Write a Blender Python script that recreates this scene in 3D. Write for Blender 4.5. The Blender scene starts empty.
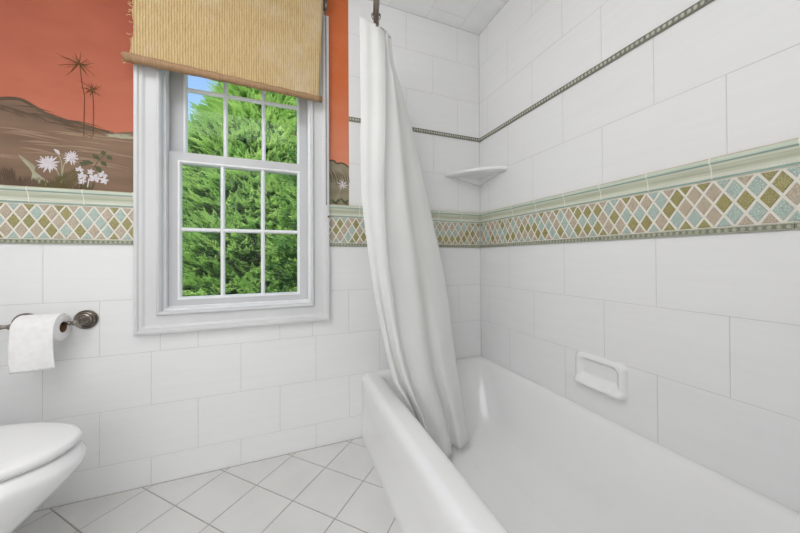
import bpy, bmesh, math, random
from mathutils import Vector, Matrix, noise

C = bpy.context.scene.collection
scene = bpy.context.scene

# ------------------------------------------------------------------ camera
YAW, PITCH, ROLL, FPX = 0.367056, 0.007384, -0.005470, 295.10
fw = Vector((math.sin(YAW), math.cos(YAW), 0))
rt = Vector((math.cos(YAW), -math.sin(YAW), 0))
zz = Vector((0, 0, 1))
F2 = fw * math.cos(PITCH) + zz * math.sin(PITCH)
U = -fw * math.sin(PITCH) + zz * math.cos(PITCH)
R2 = rt * math.cos(ROLL) + U * math.sin(ROLL)
U2 = -rt * math.sin(ROLL) + U * math.cos(ROLL)
cam_data = bpy.data.cameras.new('camera')
cam = bpy.data.objects.new('camera', cam_data)
C.objects.link(cam)
m = Matrix.Identity(4)
for i in range(3):
    m[i][0], m[i][1], m[i][2] = R2[i], U2[i], -F2[i]
m.translation = (-1.19427, -1.62683, 1.0)
cam.matrix_world = m
cam_data.sensor_fit = 'HORIZONTAL'
cam_data.sensor_width = 36.0
cam_data.lens = FPX * 36.0 / 800.0
cam_data.shift_y = -10.47 / 800.0
cam_data.clip_start = 0.02
scene.camera = cam

# ------------------------------------------------------------------ sky, sun, added fill lights, exposure
world = bpy.data.worlds.new('sky')
scene.world = world
world.use_nodes = True
wn = world.node_tree
wn.nodes.clear()
wo = wn.nodes.new('ShaderNodeOutputWorld')
bg = wn.nodes.new('ShaderNodeBackground')
sky = wn.nodes.new('ShaderNodeTexSky')
sky.sky_type = 'NISHITA'
sky.sun_disc = False
sky.sun_elevation = math.radians(52)
sky.sun_rotation = math.radians(200)
sky.air_density = 1.0
sky.dust_density = 0.6
bg.inputs['Strength'].default_value = 0.27
wn.links.new(sky.outputs[0], bg.inputs['Color'])
wn.links.new(bg.outputs[0], wo.inputs['Surface'])

sun_d = bpy.data.lights.new('sun', 'SUN')
sun_d.energy = 6.4
sun_d.angle = math.radians(1.5)
sun_d.color = (1.0, 0.96, 0.88)
sun = bpy.data.objects.new('sun', sun_d)
C.objects.link(sun)
sun.rotation_euler = Vector((0.42, 0.62, -0.85)).to_track_quat('-Z', 'Y').to_euler()


def area(name, loc, direction, sx, sy, power, col=(1, 1, 1)):
    d = bpy.data.lights.new(name, 'AREA')
    d.shape = 'RECTANGLE'
    d.size, d.size_y = sx, sy
    d.energy = power
    d.color = col
    o = bpy.data.objects.new(name, d)
    C.objects.link(o)
    o.location = loc
    o.rotation_euler = Vector(direction).to_track_quat('-Z', 'Y').to_euler()
    return o


area('overhead_fill', (-1.80, -1.55, 2.44), (0, 0, -1), 1.2, 1.2, 11.0, (0.975, 0.988, 1.0))  # added fill from above, out of view; no fixture is modelled
area('rear_fill', (-1.75, -2.46, 1.15), (0.30, 1, 0.0), 1.3, 2.1, 4.2, (0.97, 0.985, 1.0))  # added soft fill behind the camera; the wall there has no doorway
area('upward_fill', (-2.48, -1.45, 1.55), (0.8, -0.5, 1.6), 1.2, 0.8, 17.0, (0.975, 0.988, 1.0))  # added fill at the left wall, tilted up to brighten ceiling and right wall

scene.view_settings.view_transform = 'Standard'
scene.view_settings.look = 'None'
scene.view_settings.gamma = 1.0
scene.view_settings.use_curve_mapping = False
scene.view_settings.exposure = 0.24
try:
    scene.cycles.use_denoising = True
    scene.cycles.max_bounces = 12
    scene.cycles.diffuse_bounces = 6
    scene.cycles.transparent_max_bounces = 12
except Exception:
    pass


# ------------------------------------------------------------------ materials
def srgb(r, g, b):
    f = lambda c: (c / 255 / 12.92) if c / 255 <= 0.04045 else ((c / 255 + 0.055) / 1.055) ** 2.4
    return (f(r), f(g), f(b), 1.0)


def mat(name, col, rough=0.5, metal=0.0, col2=None, scale=8.0, stretch=(1, 1, 1), bump=0.0, bscale=None,
        spec=0.5, coat=0.0, translucent=0.0, detail=4.0):
    mm = bpy.data.materials.new(name)
    mm.use_nodes = True
    nt = mm.node_tree
    n, l = nt.nodes, nt.links
    b = n['Principled BSDF']
    out = n['Material Output']
    b.inputs['Base Color'].default_value = col
    b.inputs['Roughness'].default_value = rough
    b.inputs['Metallic'].default_value = metal
    b.inputs['Specular IOR Level'].default_value = spec
    b.inputs['Coat Weight'].default_value = coat
    b.inputs['Coat Roughness'].default_value = 0.08
    tc = n.new('ShaderNodeTexCoord')
    mp = n.new('ShaderNodeMapping')
    mp.inputs['Scale'].default_value = stretch
    l.new(tc.outputs['Object'], mp.inputs['Vector'])
    nz = n.new('ShaderNodeTexNoise')
    nz.inputs['Scale'].default_value = scale
    nz.inputs['Detail'].default_value = detail
    l.new(mp.outputs[0], nz.inputs['Vector'])
    if col2 is not None:
        cr = n.new('ShaderNodeValToRGB')
        cr.color_ramp.elements[0].position = 0.35
        cr.color_ramp.elements[1].position = 0.65
        cr.color_ramp.elements[0].color = col
        cr.color_ramp.elements[1].color = col2
        l.new(nz.outputs['Fac'], cr.inputs['Fac'])
        l.new(cr.outputs['Color'], b.inputs['Base Color'])
    if bump > 0:
        nb = n.new('ShaderNodeTexNoise')
        nb.inputs['Scale'].default_value = bscale or scale
        nb.inputs['Detail'].default_value = 3
        l.new(mp.outputs[0], nb.inputs['Vector'])
        bp = n.new('ShaderNodeBump')
        bp.inputs['Strength'].default_value = bump
        bp.inputs['Distance'].default_value = 0.002
        l.new(nb.outputs['Fac'], bp.inputs['Height'])
        l.new(bp.outputs['Normal'], b.inputs['Normal'])
    if translucent > 0:
        t = n.new('ShaderNodeBsdfTranslucent')
        if col2 is not None:
            l.new(cr.outputs['Color'], t.inputs['Color'])
        else:
            t.inputs['Color'].default_value = col
        mx = n.new('ShaderNodeMixShader')
        mx.inputs[0].default_value = translucent
        l.new(b.outputs[0], mx.inputs[1])
        l.new(t.outputs[0], mx.inputs[2])
        l.new(mx.outputs[0], out.inputs['Surface'])
    return mm


def crackle(name, dark, light):
    """crackle-glazed tile: voronoi cells of slightly different glaze with darker crack lines"""
    mm = bpy.data.materials.new(name)
    mm.use_nodes = True
    n, l = mm.node_tree.nodes, mm.node_tree.links
    b = n['Principled BSDF']
    b.inputs['Roughness'].default_value = 0.22
    tc = n.new('ShaderNodeTexCoord')
    v = n.new('ShaderNodeTexVoronoi')
    v.inputs['Scale'].default_value = 190
    v2 = n.new('ShaderNodeTexVoronoi')
    v2.feature = 'DISTANCE_TO_EDGE'
    v2.inputs['Scale'].default_value = 190
    nz = n.new('ShaderNodeTexNoise')
    nz.inputs['Scale'].default_value = 45
    for q in (v, v2, nz):
        l.new(tc.outputs['Object'], q.inputs['Vector'])
    cr = n.new('ShaderNodeValToRGB')
    cr.color_ramp.elements[0].color = dark
    cr.color_ramp.elements[1].color = light
    cr.color_ramp.elements[0].position = 0.0
    cr.color_ramp.elements[1].position = 0.22
    l.new(v2.outputs['Distance'], cr.inputs['Fac'])
    mx = n.new('ShaderNodeMixRGB')
    mx.blend_type = 'MULTIPLY'
    mx.inputs[0].default_value = 0.22
    l.new(cr.outputs['Color'], mx.inputs[1])
    l.new(nz.outputs['Fac'], mx.inputs[2])
    l.new(mx.outputs[0], b.inputs['Base Color'])
    bp = n.new('ShaderNodeBump')
    bp.inputs['Strength'].default_value = 0.25
    bp.inputs['Distance'].default_value = 0.001
    l.new(v2.outputs['Distance'], bp.inputs['Height'])
    l.new(bp.outputs['Normal'], b.inputs['Normal'])
    return mm


M = {}
M['tile'] = mat('white_satin_tile', srgb(239, 239, 239), 0.32, col2=srgb(237, 237, 237), scale=3.0, stretch=(1, 1, 14),
                bump=0.05, bscale=30, spec=0.4)
M['grout'] = mat('pale_grey_grout', srgb(217, 216, 213), 0.9, col2=srgb(209, 208, 205), scale=20)
M['floor_tile'] = mat('matte_floor_tile', srgb(222, 221, 219), 0.42, col2=srgb(215, 214, 212), scale=5, bump=0.06, bscale=40)
M['floor_grout'] = mat('grey_floor_grout', srgb(176, 171, 164), 0.95, col2=srgb(164, 159, 152), scale=30)
M['ceil_tile'] = mat('white_ceiling_tile', srgb(244, 244, 243), 0.4, col2=srgb(240, 240, 239), scale=9, bump=0.06, bscale=40)
M['porcelain'] = mat('white_enamel', srgb(242, 242, 242), 0.17, spec=0.5, coat=0.2, col2=srgb(238, 238, 238), scale=2)
M['ceramic'] = mat('white_glazed_ceramic', srgb(242, 242, 241), 0.14, coat=0.3, col2=srgb(239, 239, 238), scale=6)
M['paint'] = mat('white_gloss_paint', srgb(218, 218, 219), 0.25, col2=srgb(213, 213, 214), scale=5, stretch=(1, 1, 0.2))
M['vinyl'] = mat('white_sash_paint', srgb(206, 206, 208), 0.35, col2=srgb(201, 201, 203), scale=5)
M['bar'] = mat('white_grille_bar', srgb(240, 240, 241), 0.35, col2=srgb(236, 236, 237), scale=5)
M['track'] = mat('grey_sash_track', srgb(196, 196, 196), 0.5, col2=srgb(182, 182, 182), scale=10)
M['nickel'] = mat('brushed_nickel', srgb(150, 142, 134), 0.28, metal=1.0, col2=srgb(135, 128, 120), scale=30, stretch=(1, 6, 6))
M['chrome'] = mat('dark_chrome', srgb(140, 134, 128), 0.2, metal=1.0, col2=srgb(125, 120, 114), scale=40)
M['chain'] = mat('grey_ball_chain', srgb(128, 124, 118), 0.4, metal=0.4, col2=srgb(112, 108, 102), scale=60)
M['paper'] = mat('white_tissue_paper', srgb(244, 243, 242), 0.95, col2=srgb(238, 237, 236), scale=60, bump=0.35, bscale=140,
                 spec=0.1)
M['card'] = mat('brown_cardboard', srgb(150, 118, 92), 0.9, col2=srgb(135, 104, 80), scale=40)
M['curtain'] = mat('white_curtain_cloth', srgb(244, 244, 242), 0.7, col2=srgb(241, 241, 239), scale=6, bump=0.08, bscale=300,
                   spec=0.2, translucent=0.25)
M['seat'] = mat('white_toilet_seat_plastic', srgb(243, 243, 243), 0.16, col2=srgb(241, 241, 241), scale=3)
M['gap'] = mat('dark_rubber_bumper', srgb(120, 120, 120), 0.6, col2=srgb(110, 110, 110), scale=5)
M['outer'] = mat('exterior_siding', srgb(200, 200, 195), 0.8, col2=srgb(190, 190, 185), scale=4)
M['tan'] = crackle('tan_crackle_glaze', srgb(176, 158, 134), srgb(214, 200, 180))
M['olive'] = crackle('olive_crackle_glaze', srgb(142, 134, 82), srgb(184, 176, 124))
M['teal'] = crackle('pale_teal_crackle_glaze', srgb(156, 176, 166), srgb(204, 218, 208))
M['white_grout'] = mat('cream_grout', srgb(236, 231, 220), 0.8, col2=srgb(228, 223, 212), scale=40)
RC = [(184, 172, 148), (194, 204, 186), (198, 206, 190), (146, 172, 162), (206, 208, 188), (190, 194, 172), (178, 182, 158),
      (208, 210, 194), (146, 178, 168), (214, 216, 202)]
for i, c in enumerate(RC):
    M['rail%d' % i] = mat('rail_glaze_%s' % 'abcdefghij'[i], srgb(*c), 0.2,
                          col2=srgb(*[min(255, v + 16) for v in c]), scale=7, stretch=(1, 1, 30))
M['bead_base'] = mat('olive_grey_bead_base', srgb(138, 140, 120), 0.4, col2=srgb(122, 124, 106), scale=60)
M['bead'] = mat('sage_bead_glaze', srgb(186, 188, 168), 0.3, col2=srgb(172, 175, 154), scale=60)
M['pencil_base'] = mat('slate_green_pencil_base', srgb(136, 136, 122), 0.45, col2=srgb(122, 122, 110), scale=60)
M['pencil_bead'] = mat('grey_pencil_bead', srgb(204, 203, 192), 0.35, col2=srgb(188, 188, 176), scale=60)


def fabric_mat():
    mm = bpy.data.materials.new('woven_straw_cloth')
    mm.use_nodes = True
    n, l = mm.node_tree.nodes, mm.node_tree.links
    b = n['Principled BSDF']
    out = n['Material Output']
    b.inputs['Roughness'].default_value = 0.65
    tc = n.new('ShaderNodeTexCoord')
    ramps = []

    def wave(axis, scale, dist):
        w = n.new('ShaderNodeTexWave')
        w.wave_type = 'BANDS'
        w.bands_direction = axis
        w.inputs['Scale'].default_value = scale
        w.inputs['Distortion'].default_value = dist
        w.inputs['Detail'].default_value = 2
        w.inputs['Detail Scale'].default_value = 3
        l.new(tc.outputs['Object'], w.inputs['Vector'])
        return w
    wv = wave('X', 31, 1.6)
    wh = wave('Z', 75, 2.5)
    mp = n.new('ShaderNodeMapping')
    mp.inputs['Scale'].default_value = (60, 1, 9)
    l.new(tc.outputs['Object'], mp.inputs['Vector'])
    nz = n.new('ShaderNodeTexNoise')
    nz.inputs['Scale'].default_value = 2.0
    nz.inputs['Detail'].default_value = 5
    l.new(mp.outputs[0], nz.inputs['Vector'])
    c1 = n.new('ShaderNodeValToRGB')
    c1.color_ramp.elements[0].color = srgb(214, 176, 116)
    c1.color_ramp.elements[1].color = srgb(246, 222, 170)
    l.new(wv.outputs['Fac'], c1.inputs['Fac'])
    m1 = n.new('ShaderNodeMixRGB')
    m1.blend_type = 'MULTIPLY'
    m1.inputs[0].default_value = 0.25
    l.new(c1.outputs[0], m1.inputs[1])
    l.new(wh.outputs['Fac'], m1.inputs[2])
    m2 = n.new('ShaderNodeMixRGB')
    m2.blend_type = 'OVERLAY'
    m2.inputs[0].default_value = 0.45
    l.new(m1.outputs[0], m2.inputs[1])
    l.new(nz.outputs['Fac'], m2.inputs[2])
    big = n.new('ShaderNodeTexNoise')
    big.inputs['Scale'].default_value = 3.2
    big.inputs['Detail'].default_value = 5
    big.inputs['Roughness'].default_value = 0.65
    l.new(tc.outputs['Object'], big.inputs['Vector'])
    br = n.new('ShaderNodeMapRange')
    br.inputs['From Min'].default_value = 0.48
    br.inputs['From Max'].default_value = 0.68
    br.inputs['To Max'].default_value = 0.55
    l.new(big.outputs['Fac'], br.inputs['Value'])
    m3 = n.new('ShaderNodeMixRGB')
    m3.inputs[2].default_value = srgb(240, 226, 204)  # pale blotches painted in for daylight shining through the cloth
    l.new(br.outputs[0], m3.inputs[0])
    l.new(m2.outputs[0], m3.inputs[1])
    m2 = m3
    l.new(m2.outputs[0], b.inputs['Base Color'])
    ad = n.new('ShaderNodeMath')
    ad.operation = 'ADD'
    l.new(wv.outputs['Fac'], ad.inputs[0])
    l.new(wh.outputs['Fac'], ad.inputs[1])
    bp = n.new('ShaderNodeBump')
    bp.inputs['Strength'].default_value = 0.5
    bp.inputs['Distance'].default_value = 0.002
    l.new(ad.outputs[0], bp.inputs['Height'])
    l.new(bp.outputs[0], b.inputs['Normal'])
    t = n.new('ShaderNodeBsdfTranslucent')
    l.new(m2.outputs[0], t.inputs['Color'])
    mx = n.new('ShaderNodeMixShader')
    mx.inputs[0].default_value = 0.22
    l.new(b.outputs[0], mx.inputs[1])
    l.new(t.outputs[0], mx.inputs[2])
    l.new(mx.outputs[0], out.inputs['Surface'])
    return mm


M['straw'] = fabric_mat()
M['straw_bar'] = mat('brown_wrapped_dowel', srgb(150, 116, 82), 0.6, col2=srgb(170, 136, 100), scale=20, stretch=(14, 1, 1), bump=0.3,
                     bscale=60)
M['thread'] = mat('frayed_straw_thread', srgb(226, 206, 160), 0.8, col2=srgb(206, 184, 132), scale=60)


def glass_mat():
    mm = bpy.data.materials.new('window_glass')
    mm.use_nodes = True
    n, l = mm.node_tree.nodes, mm.node_tree.links
    n.remove(n['Principled BSDF'])
    out = n['Material Output']
    tr = n.new('ShaderNodeBsdfTransparent')
    tr.inputs['Color'].default_value = (0.97, 0.985, 0.975, 1)
    gl = n.new('ShaderNodeBsdfGlossy')
    gl.inputs['Roughness'].default_value = 0.02
    fr = n.new('ShaderNodeFresnel')
    fr.inputs['IOR'].default_value = 1.45
    mul = n.new('ShaderNodeMath')
    mul.operation = 'MULTIPLY'
    mul.inputs[1].default_value = 0.3
    l.new(fr.outputs[0], mul.inputs[0])
    mx = n.new('ShaderNodeMixShader')
    l.new(mul.outputs[0], mx.inputs[0])
    l.new(tr.outputs[0], mx.inputs[1])
    l.new(gl.outputs[0], mx.inputs[2])
    l.new(mx.outputs[0], out.inputs['Surface'])
    return mm


M['glass'] = glass_mat()


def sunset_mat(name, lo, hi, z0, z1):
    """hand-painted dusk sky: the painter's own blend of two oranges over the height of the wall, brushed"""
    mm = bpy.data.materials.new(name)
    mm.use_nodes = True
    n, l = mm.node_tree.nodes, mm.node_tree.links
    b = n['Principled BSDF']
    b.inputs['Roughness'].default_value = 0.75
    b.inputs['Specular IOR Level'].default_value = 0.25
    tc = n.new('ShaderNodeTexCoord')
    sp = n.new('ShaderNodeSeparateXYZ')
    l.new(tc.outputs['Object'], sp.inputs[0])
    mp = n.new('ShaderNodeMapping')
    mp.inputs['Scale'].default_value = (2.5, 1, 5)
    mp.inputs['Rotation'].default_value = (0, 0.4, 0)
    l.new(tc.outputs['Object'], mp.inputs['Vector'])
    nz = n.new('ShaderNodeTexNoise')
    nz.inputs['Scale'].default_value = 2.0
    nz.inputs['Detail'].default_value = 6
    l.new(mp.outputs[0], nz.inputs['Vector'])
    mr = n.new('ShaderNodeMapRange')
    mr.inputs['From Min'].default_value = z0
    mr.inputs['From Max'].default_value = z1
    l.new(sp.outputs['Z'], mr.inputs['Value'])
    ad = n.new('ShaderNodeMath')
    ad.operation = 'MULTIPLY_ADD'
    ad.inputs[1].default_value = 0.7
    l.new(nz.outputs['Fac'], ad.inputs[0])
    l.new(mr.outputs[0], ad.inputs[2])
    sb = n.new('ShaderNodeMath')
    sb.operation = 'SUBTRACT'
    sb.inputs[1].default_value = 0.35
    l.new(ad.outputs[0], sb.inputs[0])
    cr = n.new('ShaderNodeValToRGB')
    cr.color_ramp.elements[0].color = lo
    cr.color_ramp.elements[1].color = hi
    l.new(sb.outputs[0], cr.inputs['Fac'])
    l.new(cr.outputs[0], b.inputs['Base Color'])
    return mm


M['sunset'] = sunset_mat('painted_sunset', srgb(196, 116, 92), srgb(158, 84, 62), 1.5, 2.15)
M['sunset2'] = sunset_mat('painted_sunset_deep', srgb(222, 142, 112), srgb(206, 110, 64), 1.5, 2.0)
M['hill'] = mat('painted_brown_hill', srgb(142, 117, 97), 0.8, col2=srgb(122, 99, 82), scale=2.2, stretch=(1.0, 1, 5), spec=0.2, detail=6)
M['hill_grey'] = mat('painted_grey_green_hill', srgb(158, 150, 128), 0.8, col2=srgb(138, 128, 106), scale=8.0, stretch=(1, 1, 2), spec=0.2)
M['p_dark'] = mat('paint_umber', srgb(92, 77, 63), 0.8, col2=srgb(110, 93, 77), scale=12, spec=0.2)
M['p_stalk'] = mat('paint_brown_olive', srgb(96, 66, 42), 0.8, col2=srgb(112, 78, 46), scale=30, spec=0.2)
M['p_ochre'] = mat('paint_ochre', srgb(140, 100, 52), 0.8, col2=srgb(120, 84, 44), scale=30, spec=0.2)
M['p_white'] = mat('paint_lilac_white', srgb(222, 216, 220), 0.8, col2=srgb(206, 198, 203), scale=40, spec=0.2)
M['p_green'] = mat('paint_deep_green', srgb(86, 88, 66), 0.8, col2=srgb(98, 100, 74), scale=30, spec=0.2)
M['p_olive'] = mat('paint_olive', srgb(108, 100, 66), 0.8, col2=srgb(94, 88, 56), scale=30, spec=0.2)
M['p_pale'] = mat('paint_pale_sage', srgb(178, 176, 150), 0.8, col2=srgb(160, 156, 130), scale=20, spec=0.2)
M['p_tan'] = mat('paint_sand', srgb(160, 136, 114), 0.8, col2=srgb(150, 127, 106), scale=10, stretch=(1, 1, 5), spec=0.2)
M['leaf_old'] = mat('green_needles', srgb(92, 136, 70), 0.5, col2=srgb(58, 100, 48), scale=3, translucent=0.35)
M['leaf_new'] = mat('new_yellow_green_growth', srgb(178, 206, 122), 0.5, col2=srgb(142, 184, 94), scale=3, translucent=0.4)
M['bark'] = mat('brown_bark', srgb(96, 78, 62), 0.9, col2=srgb(74, 60, 48), scale=14, stretch=(1, 1, 0.2), bump=0.5, bscale=20)
M['lawn'] = mat('lawn_grass', srgb(88, 130, 56), 0.9, col2=srgb(70, 112, 46), scale=12)


# ------------------------------------------------------------------ mesh helpers
class MB:
    def __init__(self):
        self.v, self.f, self.mi, self.sm = [], [], [], []

    def face(self, pts, mi=0, smooth=False):
        s = len(self.v)
        self.v += [tuple(p) for p in pts]
        self.f.append(tuple(range(s, s + len(pts))))
        self.mi.append(mi)
        self.sm.append(smooth)

    def box(self, x0, x1, y0, y1, z0, z1, mi=0):
        s = len(self.v)
        self.v += [(x, y, z) for x in (x0, x1) for y in (y0, y1) for z in (z0, z1)]
        for q in ((0, 1, 3, 2), (4, 6, 7, 5), (0, 4, 5, 1), (2, 3, 7, 6), (0, 2, 6, 4), (1, 5, 7, 3)):
            self.f.append(tuple(s + i for i in q))
            self.mi.append(mi)
            self.sm.append(False)

    def loft(self, rings, closed_ring=True, cap0=False, cap1=False, mi=0, smooth=True):
        s = len(self.v)
        n = len(rings[0])
        for r in rings:
            self.v += [tuple(p) for p in r]
        for i in range(len(rings) - 1):
            for j in range(n if closed_ring else n - 1):
                a, b = s + i * n + j, s + i * n + (j + 1) % n
                self.f.append((a, b, b + n, a + n))
                self.mi.append(mi)
                self.sm.append(smooth)
        if cap0:
            self.f.append(tuple(s + j for j in range(n))[::-1])
            self.mi.append(mi)
            self.sm.append(False)
        if cap1:
            k = s + (len(rings) - 1) * n
            self.f.append(tuple(k + j for j in range(n)))
            self.mi.append(mi)
            self.sm.append(False)

    def tube(self, pts, r, seg=12, mi=0, caps=True, up=Vector((0, 0, 1))):
        pts = [Vector(p) for p in pts]
        rs = r if isinstance(r, (list, tuple)) else [r] * len(pts)
        rings = []
        for i, p in enumerate(pts):
            t = (pts[min(i + 1, len(pts) - 1)] - pts[max(i - 1, 0)]).normalized()
            u = up if abs(t.dot(up)) < 0.95 else Vector((1, 0, 0))
            a = t.cross(u).normalized()
            b = a.cross(t).normalized()
            rings.append([p + (a * math.cos(2 * math.pi * k / seg) + b * math.sin(2 * math.pi * k / seg)) * rs[i] for k in range(seg)])
        self.loft(rings, True, caps, caps, mi)

    def lathe(self, c, axis, prof, seg=28, mi=0, cap0=True, cap1=True):
        """prof: list of (distance along axis, radius)"""
        c, axis = Vector(c), Vector(axis).normalized()
        u = Vector((0, 0, 1)) if abs(axis.z) < 0.9 else Vector((1, 0, 0))
        a = axis.cross(u).normalized()
        b = axis.cross(a).normalized()
        rings = [[c + axis * d + (a * math.cos(2 * math.pi * k / seg) + b * math.sin(2 * math.pi * k / seg)) * r for k in range(seg)]
                 for d, r in prof]
        self.loft(rings, True, cap0, cap1, mi)

    def build(self, name, mats, parent=None, kind=None, autosmooth=None, fix=True):
        me = bpy.data.meshes.new(name)
        me.from_pydata(self.v, [], self.f)
        if not isinstance(mats, (list, tuple)):
            mats = [mats]
        for q in mats:
            me.materials.append(q)
        me.polygons.foreach_set('material_index', self.mi)
        me.polygons.foreach_set('use_smooth', self.sm)
        if fix:
            bm = bmesh.new()
            bm.from_mesh(me)
            bmesh.ops.remove_doubles(bm, verts=bm.verts, dist=1e-6)
            bmesh.ops.recalc_face_normals(bm, faces=bm.faces)
            bm.to_mesh(me)
            bm.free()
        me.update()
        if autosmooth is not None:
            me.set_sharp_from_angle(angle=math.radians(autosmooth))
        o = bpy.data.objects.new(name, me)
        C.objects.link(o)
        if parent is not None:
            o.parent = parent
            o.matrix_parent_inverse = parent.matrix_world.inverted()
        if kind:
            o['kind'] = kind
        return o


def empty(name, loc=(0, 0, 0), label=None, cat=None, group=None, kind=None):
    o = bpy.data.objects.new(name, None)
    o.empty_display_size = 0.05
    C.objects.link(o)
    o.location = loc
    o.matrix_world = Matrix.Translation(loc)
    tag(o, label, cat, group, kind)
    return o


def tag(o, label=None, cat=None, group=None, kind=None):
    if label:
        o['label'] = label
    if cat:
        o['category'] = cat
    if group:
        o['group'] = group
    if kind:
        o['kind'] = kind
    return o


def copy_tree(o, parent=None):
    c = o.copy()
    C.objects.link(c)
    c.parent = parent
    for ch in list(o.children):
        copy_tree(ch, c)
    return c


def inset(poly, d):
    """inset a convex polygon (2-D, counter-clockwise) by d; None when it vanishes"""
    n = len(poly)
    out = []
    for i in range(n):
        p0, p1, p2 = poly[i - 1], poly[i], poly[(i + 1) % n]
        e1 = (p1[0] - p0[0], p1[1] - p0[1])
        e2 = (p2[0] - p1[0], p2[1] - p1[1])
        l1, l2 = math.hypot(*e1), math.hypot(*e2)
        if l1 < 1e-7 or l2 < 1e-7:
            return None
        n1 = (-e1[1] / l1, e1[0] / l1)
        n2 = (-e2[1] / l2, e2[0] / l2)
        k = 1 + n1[0] * n2[0] + n1[1] * n2[1]
        if k < 0.05:
            return None
        out.append((p1[0] + d * (n1[0] + n2[0]) / k, p1[1] + d * (n1[1] + n2[1]) / k))
    a = sum(out[i - 1][0] * out[i][1] - out[i][0] * out[i - 1][1] for i in range(n))
    if a <= 1e-7:
        return None
    for i in range(n):                                    # edges must keep their direction
        p, q, s, t = poly[i - 1], poly[i], out[i - 1], out[i]
        if (q[0] - p[0]) * (t[0] - s[0]) + (q[1] - p[1]) * (t[1] - s[1]) <= 0:
            return None
    return out


def clip(poly, x0, x1, y0, y1):
    def cut(ps, f):
        r = []
        for i in range(len(ps)):
            a, b = ps[i - 1], ps[i]
            fa, fb = f(a), f(b)
            if (fa >= 0) != (fb >= 0):
                t = fa / (fa - fb)
                r.append((a[0] + (b[0] - a[0]) * t, a[1] + (b[1] - a[1]) * t))
            if fb >= 0:
                r.append(b)
        return r
    for f in (lambda p: p[0] - x0, lambda p: x1 - p[0], lambda p: p[1] - y0, lambda p: y1 - p[1]):
        poly = cut(poly, f)
        if len(poly) < 3:
            return []
    q = []
    for p in poly:
        if not q or math.hypot(p[0] - q[-1][0], p[1] - q[-1][1]) > 1e-5:
            q.append(p)
    if len(q) > 2 and math.hypot(q[0][0] - q[-1][0], q[0][1] - q[-1][1]) < 1e-5:
        q.pop()
    return q if len(q) > 2 else []


def tile(mb, poly, to3, gap, cham, h, mi=0):
    """one chamfered tile: the face at height 0, its foot at height -h"""
    a = inset(poly, gap / 2)
    if not a:
        return
    b = inset(a, cham)
    if not b:
        return
    n = len(a)
    mb.face([to3(p[0], p[1], 0) for p in b], mi)
    for i in range(n):
        j = (i + 1) % n
        mb.face([to3(*a[i], -cham), to3(*a[j], -cham), to3(*b[j], 0), to3(*b[i], 0)], mi)
        mb.face([to3(*a[i], -h), to3(*a[j], -h), to3(*a[j], -cham), to3(*a[i], -cham)], mi)


def rect(a, b, c, d):
    return [(a, c), (b, c), (b, d), (a, d)]


# wall coordinate frames: (u along the wall, v up, h out of the wall into the room)
back3 = lambda u, v, h: (u, -h, v)
right3 = lambda u, v, h: (-h, u, v)
floor3 = lambda u, v, h: (u, v, h)
ceil3 = lambda u, v, h: (u, v, CEIL - h)

CEIL = 2.478
XL, YF = -2.56, -2.56           # left wall, wall behind the camera
TUBY = -1.64
ROWS = [0.0, 0.124, 0.354, 0.590, 0.826, 1.066]
ROWS_UP = [1.292, 1.529, 1.776, 2.020, 2.256, CEIL]
LIN = 0.012                     # half height of the pencil liner
HX0, HX1, HZ0, HZ1 = -1.725, -1.068, 0.755, 2.225     # rough opening of the window

# ------------------------------------------------------------------ room shell
G = 0.0009
mb = MB()                                         # wall with the window
mb.box(XL, HX0, G, 0.15, -0.02, CEIL + 0.02, 0)
mb.box(HX1, 0.0, G, 0.15, -0.02, CEIL + 0.02, 0)
mb.box(HX0, HX1, G, 0.15, -0.02, HZ0, 0)
mb.box(HX0, HX1, G, 0.15, HZ1, CEIL + 0.02, 0)
P, A0, B0 = 0.3535, -0.167, -0.3435


def row_tiles(mbx, to3, z0, z1, off, pitch, lo, hi, holes=()):
    k = math.floor((lo - off) / pitch) - 1
    while True:
        u0 = off + k * pitch
        if u0 >= hi - 0.004:
            break
        a, b = max(u0, lo), min(u0 + pitch, hi)
        k += 1
        if b - a < 0.006:
            continue
        parts = [(a, b, z0, z1)]
        for hx0, hx1, hz0, hz1 in holes:
            nw = []
            for (p, q, r, s) in parts:
                if q <= hx0 or p >= hx1 or s <= hz0 or r >= hz1:
                    nw.append((p, q, r, s))
                    continue
                if p < hx0:
                    nw.append((p, hx0, r, s))
                if q > hx1:
                    nw.append((hx1, q, r, s))
                pp, qq = max(p, hx0), min(q, hx1)
                if r < hz0:
                    nw.append((pp, qq, r, hz0))
                if s > hz1:
                    nw.append((pp, qq, hz1, s))
            parts = nw
        for (p, q, r, s) in parts:
            if q - p > 0.006 and s - r > 0.006:
                tile(mbx, rect(p, q, r, s), to3, 0.0022, 0.0006, 0.0009, 1)


hole = (HX0, HX1, HZ0, HZ1)
for i, off in enumerate((B0, A0, B0, A0, B0)):
    row_tiles(mb, back3, ROWS[i], ROWS[i + 1], off, P, XL, 0.0, [hole])
SPLIT = -0.870
for i, off in enumerate((A0, B0, A0, B0, A0)):
    z0 = ROWS_UP[i] + (LIN if i == 2 else 0)
    z1 = ROWS_UP[i + 1] - (LIN if i == 1 else 0)
    row_tiles(mb, back3, z0, z1, off, P, SPLIT, 0.0)
mb.build('wall_back', [M['grout'], M['tile']], kind='structure')

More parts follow.
